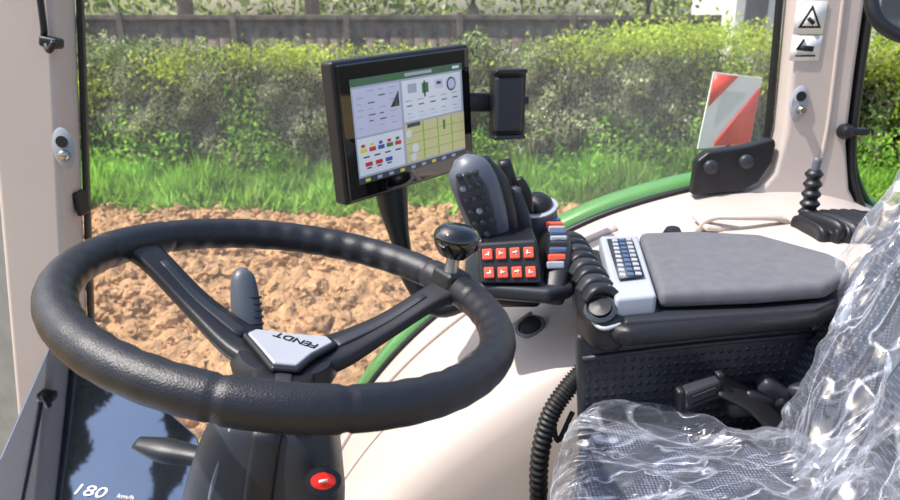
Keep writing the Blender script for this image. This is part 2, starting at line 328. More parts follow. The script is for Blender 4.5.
# ------------------------------------------------------------ pillar fittings
def latch(par,x,z,y,s=1):
    lathe('plate',[(.0,0),(.021,0),(.023,.003),(.02,.006),(0,.006)],(x,y,z),(0,-1,0),SILVER,par,sx=.8*s,sy=1.5*s,x=(1,0,0))
    lathe('hole',[(0,0),(.012,0),(.012,.002),(0,.002)],(x,y-.0065,z+.014),(0,-1,0),INK,par,sx=.8*s,sy=.8*s)
    lathe('pin',[(0,0),(.009,0),(.009,.010),(.006,.014),(0,.014)],(x+.002,y-.006,z-.012),(0,-1,0),STEEL,par,sx=s,sy=s)
pl=empty('pillar_latch'); latch(pl,.686,2.449,1.40,1.0)
pl2=empty('pillar_latch'); latch(pl2,-.757,2.365,1.37,1.2)
ch=empty('coat_hook'); sweep('rail',[(-.735,1.355,3.0),(-.745,1.35,2.63),(-.75,1.352,2.575)],.006,.006,BLACK,ch,up=(0,1,0)); rbox('hook_base',(.035,.03,.02),(-.738,1.352,2.565),(0,.2,0),BLACK,ch,bevel=.006); sweep('hook_tip',[(-.745,1.345,2.562),(-.73,1.325,2.552),(-.715,1.32,2.566)],.006,.006,BLACK,ch)
rbox('pillar_bump_stop',(.012,.04,.05),(-.775,1.43,2.24),(0,-.12,0),BLACK,cab,bevel=.004)
st=empty('warning_stickers'); sx_=.683
rbox('sticker_upper',(.056,.002,.060),(sx_,1.398,2.609),(0,.0,0),WHITE,st,bevel=0); rbox('sticker_lower',(.056,.002,.046),(sx_,1.398,2.553),(0,0,0),WHITE,st,bevel=0)
prism('pictogram_triangle',[(sx_-.022,1.396,2.590),(sx_+.022,1.396,2.590),(sx_,1.396,2.632)],(0,-.001,0),INK,st,bevel=0)
prism('pictogram_inner',[(sx_-.015,1.3945,2.594),(sx_+.015,1.3945,2.594),(sx_,1.3945,2.622)],(0,-.0005,0),WHITE,st,bevel=0)
rbox('pictogram_person',(.016,.002,.007),(sx_,1.3935,2.603),(0,.7,0),INK,st,bevel=0)
rbox('pictogram_machine',(.028,.002,.010),(sx_,1.396,2.553),(0,.1,0),INK,st,bevel=0); rbox('pictogram_arm',(.004,.002,.022),(sx_-.012,1.396,2.560),(0,.5,0),INK,st,bevel=0); rbox('pictogram_bar',(.038,.002,.003),(sx_,1.396,2.539),(0,0,0),INK,st,bevel=0)
hb=empty('window_hinge_bracket')
prism('plate',[(.497,1.43,2.262),(.50,1.43,2.335),(.52,1.43,2.352),(.60,1.43,2.365),(.648,1.43,2.38),(.655,1.43,2.37),(.652,1.43,2.33),(.63,1.43,2.29),(.60,1.43,2.27)],(0,-.03,0),BLACK,hb,bevel=.01,seg=4)
for x,z in [(.527,2.322),(.597,2.333)]: lathe('bolt_cap',[(0,0),(.015,0),(.015,.009),(.011,.013),(0,.014)],(x,1.402,z),(0,-1,0),BLACK2,hb)
wb=empty('warning_board')
bx=[(.710,2.0,2.255),(.868,2.02,2.265),(.878,2.02,2.452),(.732,2.0,2.470)]
prism('board',bx,(0,.006,0),WHITE,wb,bevel=.001)
def bl2(a,b):
    p=[Vector(q) for q in bx]; lo=p[0].lerp(p[1],a); hi=p[3].lerp(p[2],a); q=lo.lerp(hi,b); q.y-=.0035; return q
prism('red_stripe_upper',[bl2(.02,.55),bl2(.50,.98),bl2(.02,.98)],(0,-.001,0),RED,wb,bevel=0)
prism('red_stripe_mid',[bl2(.3,.02),bl2(.3,.1),bl2(.97,.86),bl2(.98,.86),bl2(.98,.02)],(0,-.001,0),RED,wb,bevel=0)
sweep('stay',[(.80,2.02,2.27),(.80,2.02,2.1),(.80,1.66,2.1)],.012,.012,BLACK,wb,k=3)
gv=empty('hand_lever')
sweep('rod',[(.634,1.2,2.34),(.636,1.2,2.378)],.007,.007,GREY,gv)
sweep('bellows',[(.636,1.2,2.235),(.635,1.2,2.29),(.634,1.2,2.357)],[.018,.0145,.0125],[.018,.0145,.0125],BLACK,gv,k=22,rfn=lambda i,M:1+.2*math.sin(i*1.1))
gt=empty('lever_gaiter'); superbox('boot',(.15,.12,.05),(.675,1.15,2.262),(0,0,.1),BLACK,gt,n=3.5,cuts=40,fn=lambda w,n_,q:n_*(.004*math.sin(w.x*350)))
for i in range(5): superbox('fold_%d'%i,(.022,.09,.04),(.625+i*.022,1.13-.004*i,2.275-.002*i),(0,.1,.3),BLACK2 if i%2 else BLACK,gt,n=3,cuts=8)
for i in range(3): sweep('hose_%d'%i,[(.70+.03*i,1.16,2.265),(.76+.03*i,1.2,2.275),(.84+.03*i,1.25,2.25),(.95,1.3,2.15)],.012,.012,BLACK,gt,k=8)
gh=empty('grab_handle'); sweep('bar',[(.72,1.3,2.72),(.728,1.29,2.65),(.735,1.28,2.615),(.755,1.27,2.59),(.79,1.26,2.575),(.84,1.25,2.572)],.012,.012,BLACK,gh)
kn=empty('door_stay_knob'); lathe('knob',[(0,0),(.014,0),(.016,.01),(.010,.025),(0,.028)],(.783,1.40,2.395),(0,-1,0),BLACK,kn); rbox('stay',(.05,.02,.014),(.80,1.39,2.395),(0,0,0),BLACK,kn)
sk=empty('sill_knob'); lathe('dial',[(0,0),(.017,0),(.018,.012),(.013,.022),(0,.024)],(.415,1.25,2.215),(-.1,-.2,1),BLACK,sk)
sh=empty('sill_handle'); sweep('loop',[(.46,1.24,2.235),(.475,1.22,2.265),(.52,1.2,2.272),(.58,1.2,2.27),(.605,1.21,2.255),(.61,1.25,2.235)],.009,.006,BEIGE,sh); rbox('plate',(.16,.08,.012),(.54,1.25,2.245),(.05,.05,0),BEIGE2,sh,bevel=.005)
cp=empty('recessed_pull'); 
lathe('ring',[(.0,0),(.026,0),(.027,.004),(.021,.006),(.019,.001),(0,.001)],(.142,1.13,2.090),(-.4,-.45,.8),GREY,cp,sx=1.05,sy=.85); lathe('grip',[(0,0),(.018,0),(.018,.004),(0,.006)],(.142,1.13,2.093),(-.4,-.45,.8),INK,cp)
sp2=empty('panel_slot'); rbox('slot_recess',(.045,.02,.006),(.02,1.13,1.992),(.1,-.75,.1),BEIGE2,sp2,bevel=.002)

# ------------------------------------------------------------ terminal
term=empty('touchscreen_terminal')
W_,H_=.318,.225
Rm=Euler((-.02,-.06,.84),'XYZ').to_matrix(); cm=Vector((-.071,1.208,2.441))
def ML(x,y,z): return cm+Rm@Vector((x,y,z))
rbox('housing',(W_,.03,H_),ML(0,.008,0),Rm,BLACK,term,bevel=.006)
rbox('rear_shell',(W_*.8,.03,H_*.75),ML(0,.03,0),Rm,BLACK,term,bevel=.01)
rbox('bezel',(W_-.012,.004,H_-.012),ML(0,-.009,0),Rm,GLOSS,term,bevel=.003)
sw,sh_=.262,.166
def em(name,c,e=.32): return mat(name,c,.3,var=.02,emit=e)
SB=em('screen_background',(158,164,178)); SW=em('screen_white',(208,212,218)); SG=em('screen_green',(50,116,60)); SM=em('screen_map',(198,192,142)); SY=em('screen_yellow',(210,196,70)); SR=em('screen_red',(184,50,60)); SBL=em('screen_blue',(50,80,160)); SD=em('screen_dark',(72,80,86),.1); SL=em('screen_lime',(140,180,60)); SP=em('screen_lilac',(186,188,208)); SH=em('screen_header',(74,112,86),.15)
lay=[0]
def sr(u0,v0,u1,v1,m,z=0):
    lay[0]+=1
    a=[ML((u-.5)*sw,-.0112-.0003*z,(.5-v)*sh_) for u,v in ((u0,v1),(u1,v1),(u1,v0),(u0,v0))]
    mk('screen_item_%d'%lay[0],a,[(0,1,2,3)],m,term,smooth=False)
sr(0,0,1,1,SB,0); sr(0,0,1,.07,SH,1); sr(.3,.018,.42,.05,SG,2); sr(.45,.018,.7,.05,SB,2); sr(.9,.02,.97,.05,SW,2)
sr(.01,.09,.4,.54,SP,1); sr(.42,.09,.98,.5,SW,1); sr(.01,.56,.4,.92,SW,1); sr(.42,.52,1,.92,SM,1); sr(0,.94,1,1,SD,1)
for i,m in enumerate([SY,SR,SBL,SG,SR]): sr(.03+i*.073,.66,.085+i*.073,.70,m,2); sr(.04+i*.073,.62,.07+i*.073,.65,[SR,SY,SBL,SR,SG][i],2)
for i,m in enumerate([SR,SR,SBL]): sr(.06+i*.085,.80,.12+i*.085,.84,m,2); sr(.07+i*.085,.85,.11+i*.085,.865,SD,2)
for i in range(4): sr(.05+.09*i,.74,.1+.09*i,.755,SD,2)
for u in (.58,.72,.86): sr(u,.52,u+.012,.92,SL,2)
for v in (.62,.72,.82): sr(.42,v,1,v+.008,SL,2)
sr(.78,.56,.80,.66,SG,3); sr(.60,.14,.66,.24,SG,2); sr(.615,.12,.63,.28,SD,3); sr(.47,.13,.55,.22,SB,2); sr(.44,.52,.56,.56,SD,3); sr(.72,.13,.80,.22,SP,2); sr(.74,.15,.78,.18,SD,3)
for i in range(4):
    for j in range(7): 
        if (i*7+j*3)%5: sr(.035+.09*i,.12+.057*j,(.07+.02*((i+j)%2))+.09*i,.131+.057*j,SD if (i*j)%3 else SB,2)
for i in range(5): sr(.44+.11*i,.29,.50+.11*i,.30,SB,2); sr(.45+.11*i,.34,.50+.11*i,.352,SD,2); sr(.45+.11*i,.42,.49+.11*i,.43,SB,2); sr(.45+.11*i,.46,.52+.11*i,.47,SP,2)
for i in range(9): sr(.05+.1*i,.955,.09+.1*i,.985,SB if i%3 else SY,2)
for u,v,r in ((.45,.62,.025),(.5,.78,.03),(.48,.87,.025)):
    lathe('screen_round_icon',[(0,0),(r*sw,0),(r*sw,.0004),(0,.0004)],ML((u-.5)*sw,-.0122,(.5-v)*sh_),Rm@Vector((0,-1,0)),SW,term)
lathe('screen_gauge',[(0,0),(.012,0),(.012,.0004),(0,.0004)],ML(.1,-.012,.05),Rm@Vector((0,-1,0)),GREY,term)
lathe('screen_gauge_inner',[(0,0),(.009,0),(.009,.0004),(0,.0004)],ML(.1,-.0126,.05),Rm@Vector((0,-1,0)),SP,term)
prism('screen_field_icon',[ML(-.05,-.012,.03),ML(-.03,-.012,.03),ML(-.03,-.012,.055)],Rm@Vector((0,-.0003,0)),SD,term,bevel=0)
sweep('mount_cup',[(-.105,1.21,2.33),(-.10,1.2,2.29),(-.088,1.19,2.23),(-.07,1.18,2.16),(-.02,1.16,2.11),(.06,1.16,2.14)],[.03,.026,.017,.015,.014,.014],[.03,.024,.017,.014,.014,.014],BLACK,term,up=(0,1,0))
sweep('mount_neck',[(-.105,1.21,2.33),(-.09,1.215,2.38)],.02,.02,BLACK,term)
ph=empty('phone_holder'); Rp=Euler((0,0,.3),'XYZ').to_matrix()
sweep('arm',[(.02,1.32,2.46),(.06,1.33,2.458),(.11,1.34,2.458)],.012,.018,BLACK,ph,e=4); rbox('cradle',(.062,.032,.122),(.106,1.315,2.458),Rp,BLACK,ph,bevel=.006,seg=4)
rbox('cradle_back',(.052,.02,.10),(.106,1.296,2.458),Rp,BLACK2,ph,bevel=.006)
rbox('lip_top',(.062,.036,.008),(.106,1.30,2.517),Rp,BLACK,ph); rbox('lip_bottom',(.062,.036,.008),(.106,1.30,2.399),Rp,BLACK,ph); lathe('release_knob',[(0,0),(.008,0),(.008,.010),(0,.011)],(.134,1.32,2.462),(1,.3,0),BLACK,ph)

# ------------------------------------------------------------ joystick & console
js=empty('joystick')
sweep('grip',[(.075,1.10,2.21),(.070,1.095,2.25),(.058,1.085,2.30),(.042,1.075,2.35),(.026,1.07,2.385),(.016,1.07,2.402)],[.026,.030,.035,.037,.032,.012],[.022,.024,.028,.030,.026,.010],GREY,js,up=(0,1,0),n=24)
sweep('grip_back',[(.092,1.11,2.22),(.088,1.11,2.28),(.070,1.1,2.35),(.05,1.09,2.395)],[.024,.026,.026,.012],[.022,.026,.026,.012],BLACK,js,up=(0,1,0),n=20)
sweep('button_face',[(.066,1.0665,2.25),(.050,1.0545,2.31),(.034,1.0445,2.355),(.022,1.045,2.382)],[.014,.021,.023,.015],[.003,.003,.003,.003],DGREY,js,up=(0,-1,.2))
for i in range(6):
    for j in range(3):
        if i==5 and j!=1: continue
        lathe('thumb_button',[(0,0),(.0050,0),(.0050,.004),(0,.005)],(.014+.0065*i+.0125*j,1.0395+.0016*i+.002*abs(j-1),2.378-.019*i+.003*j),(-.2,-.95,.3),BLACK if (i*3+j)%7!=3 else GREY,js,n=12)
lv=empty('hydraulic_lever')
sweep('stick',[(.115,1.14,2.2),(.108,1.14,2.27),(.098,1.14,2.33),(.09,1.14,2.385)],[.012,.014,.018,.010],[.01,.012,.014,.01],BLACK,lv,up=(0,1,0),e=3)
sweep('paddle',[(.135,1.13,2.23),(.12,1.12,2.29),(.105,1.115,2.345)],[.01,.014,.01],[.008,.01,.008],DGREY,lv,up=(0,1,0),e=3)
sweep('paddle_tip',[(.13,1.125,2.30),(.122,1.12,2.335),(.112,1.118,2.36)],[.009,.011,.006],[.007,.008,.005],BLACK,lv,up=(0,1,0),e=3)
mj=empty('mini_joystick'); lathe('body',[(0,-.09),(.03,-.09),(.033,-.03),(.034,0),(.030,.004),(.026,.004)],(.152,1.18,2.290),(-.2,-.3,1),GREY,mj); lathe('cap',[(0,0),(.026,0),(.027,.012),(.018,.022),(0,.025)],(.151,1.178,2.294),(-.2,-.3,1),BLACK,mj); lathe('ring',[(.027,0),(.034,0),(.035,.004),(.027,.006)],(.152,1.178,2.293),(-.2,-.3,1),SILVER,mj)
co=empty('control_console')
prism('base',[(.02,1.005,2.195),(.15,.975,2.195),(.19,1.0,2.195),(.195,1.2,2.195),(.03,1.2,2.195)],(0,0,.025),BLACK2,co,bevel=.009,seg=4)
prism('base_underside',[(.05,1.14,2.12),(.16,1.14,2.12),(.17,1.2,2.12),(.05,1.2,2.12)],(0,0,.08),BLACK,co,bevel=.012,seg=4)
kp=[Vector((.041,1.025,2.278)),Vector((.133,1.018,2.286)),Vector((.139,.985,2.226)),Vector((.046,.995,2.222))]
prism('keypad_block',[kp[3],kp[2],kp[1],kp[0]],(0,.07,-.0),BLACK,co,bevel=.005)
kn_=(kp[1]-kp[0]).cross(kp[0]-kp[3]).normalized()
if kn_.y>0: kn_=-kn_
Rk=frame(kn_,kp[1]-kp[0])
for i in range(4):
    for j in range(2):
        p=kp[3].lerp(kp[2],.16+i*.225).lerp(kp[0].lerp(kp[1],.16+i*.225),.27+.44*j)
        rbox('key_%d%d'%(i,j),(.0155,.017,.006),p+kn_*.002,Rk,ORANGE,co,bevel=.002); rbox('key_icon_%d%d'%(i,j),(.007,.0018,.001),p+kn_*.0055+Vector((0,0,.001*(i%3-1))),Rk,WHITE,co,bevel=0); rbox('key_glyph_%d%d'%(i,j),(.0018,.007,.001),p+kn_*.0055+Vector((.002*(-1)**i,0,0)),Rk,WHITE,co,bevel=0)
sweep('side_console',[(.168,1.24,2.20),(.178,1.14,2.225),(.172,1.05,2.22),(.158,.995,2.20)],[.022,.024,.022,.016],[.03,.045,.035,.015],BLACK,co,e=4)
for i in range(11):
    t=i/10; p=Vector((.17+.012*math.sin(t*3.1)-.008*t,1.19-.17*t,2.278-.004*t-.03*t*t)); rbox('rocker_%d'%i,(.028,.009,.012),p,(.1-.4*t,0,.05),[SILVER,BLACK2,BLUEG,ORANGE,SILVER,BLUEG][i%6],co,bevel=.003)
fc=empty('fingertip_controls')
prism('pod',[(.180,.92,2.165),(.195,.875,2.165),(.235,.865,2.165),(.25,.9,2.165),(.275,1.18,2.165),(.215,1.2,2.165),(.195,1.05,2.165)],(0,0,.055),BLACK,fc,bevel=.018,seg=5)
for i in range(8):
    y=1.17-.036*i; sweep('lever_%d'%i,[(.245,y,2.212),(.225,y-.004,2.243),(.20,y-.01,2.248),(.186,y-.014,2.232)],[.011,.012,.012,.009],[.008,.007,.006,.004],[BLACK2,BLACK][i%2],fc,e=3)
    rbox('lever_mark_%d'%i,(.02,.003,.002),(.213,y-.009,2.2525),(0,0,0),SILVER,fc,bevel=0)
lathe('dial_ring',[(.017,0),(.022,0),(.023,.005),(.019,.009),(.016,.005)],(.208,.893,2.222),(-.3,-.6,1),DGREY,fc); lathe('dial_core',[(0,0),(.016,0),(.015,.01),(0,.012)],(.208,.893,2.222),(-.3,-.6,1),BLACK,fc); lathe('dial_dot',[(0,0),(.004,0),(.004,.004),(0,.005)],(.2,.91,2.248),(-.3,-.6,1),ORANGE,fc)
sweep('dial_arc',[(.19,.905,2.215),(.205,.872,2.205),(.232,.873,2.21)],.003,.003,SILVER,fc)
ar=empty('armrest')
prism('shell',[(.215,.87,2.182),(.235,.85,2.182),(.50,.88,2.197),(.585,.93,2.2),(.60,1.0,2.2),(.55,1.15,2.197),(.27,1.19,2.182)],(0,0,.03),BLACK,ar,bevel=.014,seg=5)
prism('shell_trim',[(.235,.868,2.205),(.5,.885,2.218),(.585,.94,2.22),(.592,1.0,2.22),(.54,1.14,2.22),(.28,1.19,2.205)],(0,0,.012),BLACK2,ar,bevel=.005)
prism('pad',[(.288,.895,2.222),(.42,.89,2.230),(.52,.90,2.234),(.575,.945,2.237),(.59,.985,2.237),(.585,1.02,2.237),(.52,1.125,2.237),(.42,1.155,2.234),(.33,1.17,2.226)],(0,0,.027),PADM,ar,bevel=.011,seg=5)
prism('button_panel',[(.225,.885,2.212),(.283,.89,2.216),(.327,1.165,2.218),(.262,1.175,2.214)],(0,0,.031),LSILV,ar,bevel=.006)
prism('button_strip',[(.243,.945,2.248),(.280,.95,2.251),(.307,1.13,2.252),(.266,1.135,2.249)],(0,0,.002),BLACK2,ar,bevel=0)
for i in range(9):
    for j in range(3):
        t=i/8; rbox('panel_button',(.009,.011,.004),(.251+.0115*j+.025*t,.957+.163*t,2.2505+.001*j+.0015*t),(0,0,-.14),[LSILV,BLUEG,SILVER][j],ar,bevel=.001)
sp=empty('seat_side_panel')
c0,c1,c2,c3=Vector((.179,.905,2.178)),Vector((.53,.93,2.20)),Vector((.50,.925,2.02)),Vector((.188,.90,2.0))
prism('panel',[c3+Vector((.01,0,-.05)),c2+Vector((0,0,-.05)),c1,c0],(0,.025,0),BLACK2,sp,bevel=.008)
sweep('panel_rib',[c0+Vector((.01,-.002,-.035)),c0.lerp(c1,.5)+Vector((0,-.002,-.03)),c1+Vector((0,-.002,-.03))],.004,.004,BLACK2,sp,up=(0,1,0))
nrm=(c1-c0).cross(c0-c3).normalized()
if nrm.y>0:nrm=-nrm
for i in range(24):
    for j in range(11):
        p=c3.lerp(c2,.05+i*.038).lerp(c0.lerp(c1,.05+i*.038),.0+j*.075)
        lathe('dimple',[(.0042,0),(.003,.0010),(0,.0014)],p,nrm,BLACK,sp,n=8)
bk=empty('seatbelt_buckle'); Rb=Euler((.3,-.3,.2),'XYZ').to_matrix()
bp=Vector((.350,.872,2.108))
rbox('body',(.056,.02,.038),bp,Rb,BLACK2,bk,bevel=.005); 
for d in (-.009,.009): rbox('slot',(.036,.004,.006),bp+Rb@Vector((0,-.0105,d)),Rb,INK,bk,bevel=.001)
rbox('frame',(.012,.014,.052),bp+Rb@Vector((.030,0,0)),Rb,BLACK,bk,bevel=.004); rbox('frame_end',(.012,.014,.046),bp+Rb@Vector((-.030,0,0)),Rb,BLACK,bk,bevel=.004)
sweep('webbing',[bp+Rb@Vector((.03,0,0)),bp+Vector((.08,.0,-.02)),bp+Vector((.12,-.01,-.06))],.02,.003,RUBBER,bk,e=4,up=(0,-.5,1))
br=empty('seat_bracket')
for i in range(7):
    superbox('bracket_%d'%i,(.05,.025,.025),(.42+.02*i,.888,2.075+.014*(i%3)),(.2*i,.3*i,.1),BLACK if i%2 else BLACK2,br,n=5,cuts=4)
cc=empty('corrugated_conduit')
sweep('conduit',[(.20,.935,2.11),(.175,.93,2.08),(.15,.925,2.035),(.137,.92,1.96),(.142,.92,1.86),(.16,.92,1.7),(.17,.92,1.5),(.17,.92,1.3)],.0135,.0135,RUBBER,cc,up=(0,1,0),k=40,rfn=lambda i,M:1+.13*math.sin(i*1.2),n=14)
sweep('cable',[(.19,.94,2.085),(.16,.935,2.04),(.165,.93,1.99),(.185,.93,2.04)],.004,.004,RUBBER,cc,up=(0,1,0))

# ------------------------------------------------------------ seat
fab=bpy.data.materials.new('seat_mesh_fabric'); fab.use_nodes=True; nt=fab.node_tree; N=nt.nodes; L=nt.links; b=N['Principled BSDF']; b.inputs['Roughness'].default_value=.8
tc=N.new('ShaderNodeTexCoord'); vo=N.new('ShaderNodeTexVoronoi'); vo.inputs['Scale'].default_value=210; vo.inputs['Randomness'].default_value=.15; L.new(tc.outputs['Object'],vo.inputs['Vector'])
r=N.new('ShaderNodeValToRGB'); r.color_ramp.elements[0].position=.14; r.color_ramp.elements[0].color=lin((116,122,142)); r.color_ramp.elements[1].position=.42; r.color_ramp.elements[1].color=lin((30,34,46)); L.new(vo.outputs['Distance'],r.inputs['Fac']); L.new(r.outputs['Color'],b.inputs['Base Color'])
def filmmat(name,sc_,rot,s1,s2,wid,hi,lo):
    plm=bpy.data.materials.new(name); plm.use_nodes=True; nt=plm.node_tree; N=nt.nodes; L=nt.links; N.remove(N['Principled BSDF'])
    tr=N.new('ShaderNodeBsdfTransparent'); gs=N.new('ShaderNodeBsdfGlossy'); gs.inputs['Roughness'].default_value=.14; gs.inputs['Color'].default_value=(1,1,1,1)
    df=N.new('ShaderNodeBsdfDiffuse'); df.inputs['Color'].default_value=(.76,.81,.94,1)
    tc=N.new('ShaderNodeTexCoord'); mpp=N.new('ShaderNodeMapping'); mpp.inputs['Scale'].default_value=sc_; mpp.inputs['Rotation'].default_value=rot
    L.new(tc.outputs['Object'],mpp.inputs[0])
    def ridge(scale,dist):
        nz=N.new('ShaderNodeTexNoise'); nz.inputs['Scale'].default_value=scale; nz.inputs['Detail'].default_value=2.5; nz.inputs['Distortion'].default_value=dist; L.new(mpp.outputs[0],nz.inputs['Vector'])
        ab=N.new('ShaderNodeMath'); ab.operation='SUBTRACT'; ab.inputs[1].default_value=.5; L.new(nz.outputs['Fac'],ab.inputs[0]); a2=N.new('ShaderNodeMath'); a2.operation='ABSOLUTE'; L.new(ab.outputs[0],a2.inputs[0]); return a2
    A1=ridge(s1,.5); A2=ridge(s2,.8); mn=N.new('ShaderNodeMath'); mn.operation='MINIMUM'; L.new(A1.outputs[0],mn.inputs[0]); L.new(A2.outputs[0],mn.inputs[1])
    mr=N.new('ShaderNodeMapRange'); mr.interpolation_type='SMOOTHSTEP'; mr.inputs['From Min'].default_value=0; mr.inputs['From Max'].default_value=wid; mr.inputs['To Min'].default_value=hi; mr.inputs['To Max'].default_value=lo; L.new(mn.outputs[0],mr.inputs['Value'])  # cloudy crease lines, whitened further as painted highlights
    bp_=N.new('ShaderNodeBump'); bp_.inputs['Strength'].default_value=.9; bp_.inputs['Distance'].default_value=.03; L.new(A2.outputs[0],bp_.inputs['Height']); L.new(bp_.outputs['Normal'],gs.inputs['Normal'])
    lw=N.new('ShaderNodeLayerWeight'); lw.inputs['Blend'].default_value=.35; pw=N.new('ShaderNodeMath'); pw.operation='POWER'; pw.inputs[1].default_value=2; L.new(lw.outputs['Facing'],pw.inputs[0])
    ad=N.new('ShaderNodeMath'); ad.operation='MULTIPLY_ADD'; ad.inputs[1].default_value=.6; ad.use_clamp=True; L.new(pw.outputs[0],ad.inputs[0]); L.new(mr.outputs['Result'],ad.inputs[2])
    m1=N.new('ShaderNodeMixShader'); m1.inputs[0].default_value=.4; L.new(gs.outputs[0],m1.inputs[1]); L.new(df.outputs[0],m1.inputs[2])
    m2=N.new('ShaderNodeMixShader'); L.new(ad.outputs[0],m2.inputs[0]); L.new(tr.outputs[0],m2.inputs[1]); L.new(m1.outputs[0],m2.inputs[2]); L.new(m2.outputs[0],N['Material Output'].inputs['Surface'])
    return plm
FA=filmmat('clear_plastic_film',(1,2.4,1.3),(.3,.5,.7),4.5,10,.018,.44,.08)
FB=filmmat('clear_plastic_film_back',(1.6,1.8,.6),(.5,.3,.2),3.5,8,.022,.52,.12)
seat=empty('driver_chair')
def cush(w,n_,q): return Vector((0,0,.014*(abs(q.y)**3)-.012*(1-abs(q.x)**2))) if q.z>0 else Vector((0,0,0))
superbox('cushion',(.50,.56,.16),(.36,.58,1.975),(0,.03,-.3),fab,seat,n=7,cuts=24,fn=cush)
superbox('backrest',(.14,.56,.68),(.70,.66,2.28),(0,.43,-.12),fab,seat,n=6,cuts=24)
superbox('side_bolster',(.10,.12,.57),(.60,.89,2.22),(0,.41,-.12),fab,seat,n=4,cuts=16)
superbox('seat_base',(.4,.4,.58),(.4,.6,1.595),(0,0,0),BLACK,seat,n=8,cuts=6)
film=empty('plastic_seat_cover')
def wr(f,amp,off,base,cu):
    def fn(w,n_,q):
        p=Vector((w.x*f[0]+off,w.y*f[1],w.z*f[2])); p=p+noise.noise_vector(p*.6)*.9
        d=(1-abs(noise.noise(p))*3)*amp+(1-abs(noise.noise(p*2.1+Vector((5,5,5))))*3)*amp*.45+(1-abs(noise.noise(p*4.7+Vector((1,5,5))))*3)*amp*.15
        return n_*(base+d)+(cush(w,n_,q) if cu else Vector((0,0,0)))
    return fn
superbox('film_cushion',(.51,.57,.165),(.36,.58,1.98),(0,.03,-.3),FA,film,n=7,cuts=110,fn=wr((6,11,6),.010,3,.012,1),keep=lambda q:q.z>-.3)
superbox('film_back',(.18,.60,.68),(.665,.68,2.265),(0,.43,-.12),FB,film,n=4,cuts=120,fn=wr((7,10,3.5),.024,7,.020,0),keep=lambda q:q.x<.6)

# ------------------------------------------------------------ steering wheel
sw_=empty('steering_wheel')
cW=Vector((-.150,.625,2.347)); nW=Vector((.19,.028,.981)).normalized(); RW=frame(nW,(1,0,0))
def WP(r,t,z=0): return cW+RW@Vector((r*math.cos(t),r*math.sin(t),z))
sa=[math.radians(158),math.radians(38),math.radians(-80)]
vs=[];NT,NS=360,24
for i in range(NT):
    t=2*math.pi*i/NT
    near=min(abs((t-a+math.pi)%(2*math.pi)-math.pi) for a in sa)
    bumpy=.03*math.sin(t*46)*min(1,max(0,(near-.28)*8)); thick=.0172*(1.03 if near<.22 else 1)
    if abs(near-.22)<.012: thick*=.93
    for j in range(NS):
        s=2*math.pi*j/NS; inner=max(0,-math.cos(s)); rr=thick*(1+bumpy*(.4+inner)); 
        vs.append(WP(.2+rr*math.cos(s),t,rr*1.02*math.sin(s)))
fs=[(i*NS+j,((i+1)%NT)*NS+j,((i+1)%NT)*NS+(j+1)%NS,i*NS+(j+1)%NS) for i in range(NT) for j in range(NS)]
mk('rim',vs,fs,LEATHER,sw_)
HZ=-.062
for k_,a in enumerate(sa):
    sweep('spoke_%d'%k_,[WP(.0,a,HZ-.004),WP(.05,a,HZ-.002),WP(.11,a,HZ+.02),WP(.165,a,-.014),WP(.196,a,-.002)],[.034,.028,.019,.018,.022],[.010,.009,.007,.007,.009],BLACK,sw_,up=nW,e=4)
    sweep('spoke_step_%d'%k_,[WP(.05,a,HZ+.006),WP(.11,a,HZ+.026),WP(.16,a,-.009)],[.008,.006,.004],[.003,.003,.002],BLACK2,sw_,up=nW,e=4)
lathe('hub',[(0,-.05),(.035,-.05),(.045,-.03),(.052,-.008),(.045,.004),(0,.006)],WP(0,0,HZ),nW,BLACK,sw_,n=36)
def BP(r,a): return WP(r*.86,a,HZ+.006)
bad=[BP(.05,sa[0]+.15),BP(.05,sa[0]-.15),BP(.03,(sa[0]+sa[1])/2),BP(.055,sa[1]+.15),BP(.055,sa[1]-.15),BP(.032,(sa[1]+sa[2])/2),BP(.05,sa[2]+.25),BP(.05,sa[2]-.25),BP(.032,math.radians(219))]
cH=cW+nW*HZ
prism('badge_rim',[cH+(p-cH)*1.14 for p in bad],nW*.006,BLACK,sw_,bevel=.003)
prism('badge',bad,nW*.009,SILVER,sw_,bevel=.002)
text('badge_letters','FENDT',.015,WP(.012,math.radians(60),HZ+.0155),RW@Matrix.Rotation(math.radians(165),3,'Z'),INK,sw_)
sk2=empty('steering_spinner_knob')
b0=WP(.192,sa[1]+.01,.012)
rbox('clamp',(.034,.036,.038),WP(.197,sa[1]+.02,0),RW@Matrix.Rotation(sa[1],3,'Z'),BLACK,sk2,bevel=.006)
lathe('neck',[(0,0),(.010,0),(.008,.008),(.007,.03),(0,.03)],b0,nW,STEEL,sk2)
lathe('ball',[(0,.024),(.014,.024),(.020,.029),(.0265,.040),(.026,.050),(.019,.058),(.009,.061),(0,.0615)],b0,nW,BALL,sk2,k=4,n=36)
# ------------------------------------------------------------ column & stalks
colm=empty('steering_column')
cb=WP(0,0,HZ-.04)
def CZ(dx,dy,z): return (cb.x+dx-(cb.z-z)*.16,cb.y+dy,z)
sweep('neck',[cb+nW*.02,cb-nW*.03,cb-nW*.08],[.036,.04,.05],[.036,.04,.05],BLACK,colm,up=(0,1,0),n=24)
sweep('cowl',[CZ(0,0,cb.z-.005),CZ(0,0,cb.z-.02),CZ(-.003,-.005,cb.z-.07),CZ(-.003,-.008,cb.z-.15),CZ(0,0,cb.z-.4),CZ(0,0,1.3)],[.045,.057,.072,.082,.085,.085],[.04,.052,.060,.066,.07,.07],BLACK2,colm,up=(0,1,0),e=3.2,n=32)
sweep('cowl_rib',[CZ(.0,-.05,cb.z-.01),CZ(.0,-.066,cb.z-.07),CZ(.0,-.075,cb.z-.16)],.014,.006,BLACK,colm,up=(0,1,0),e=3)
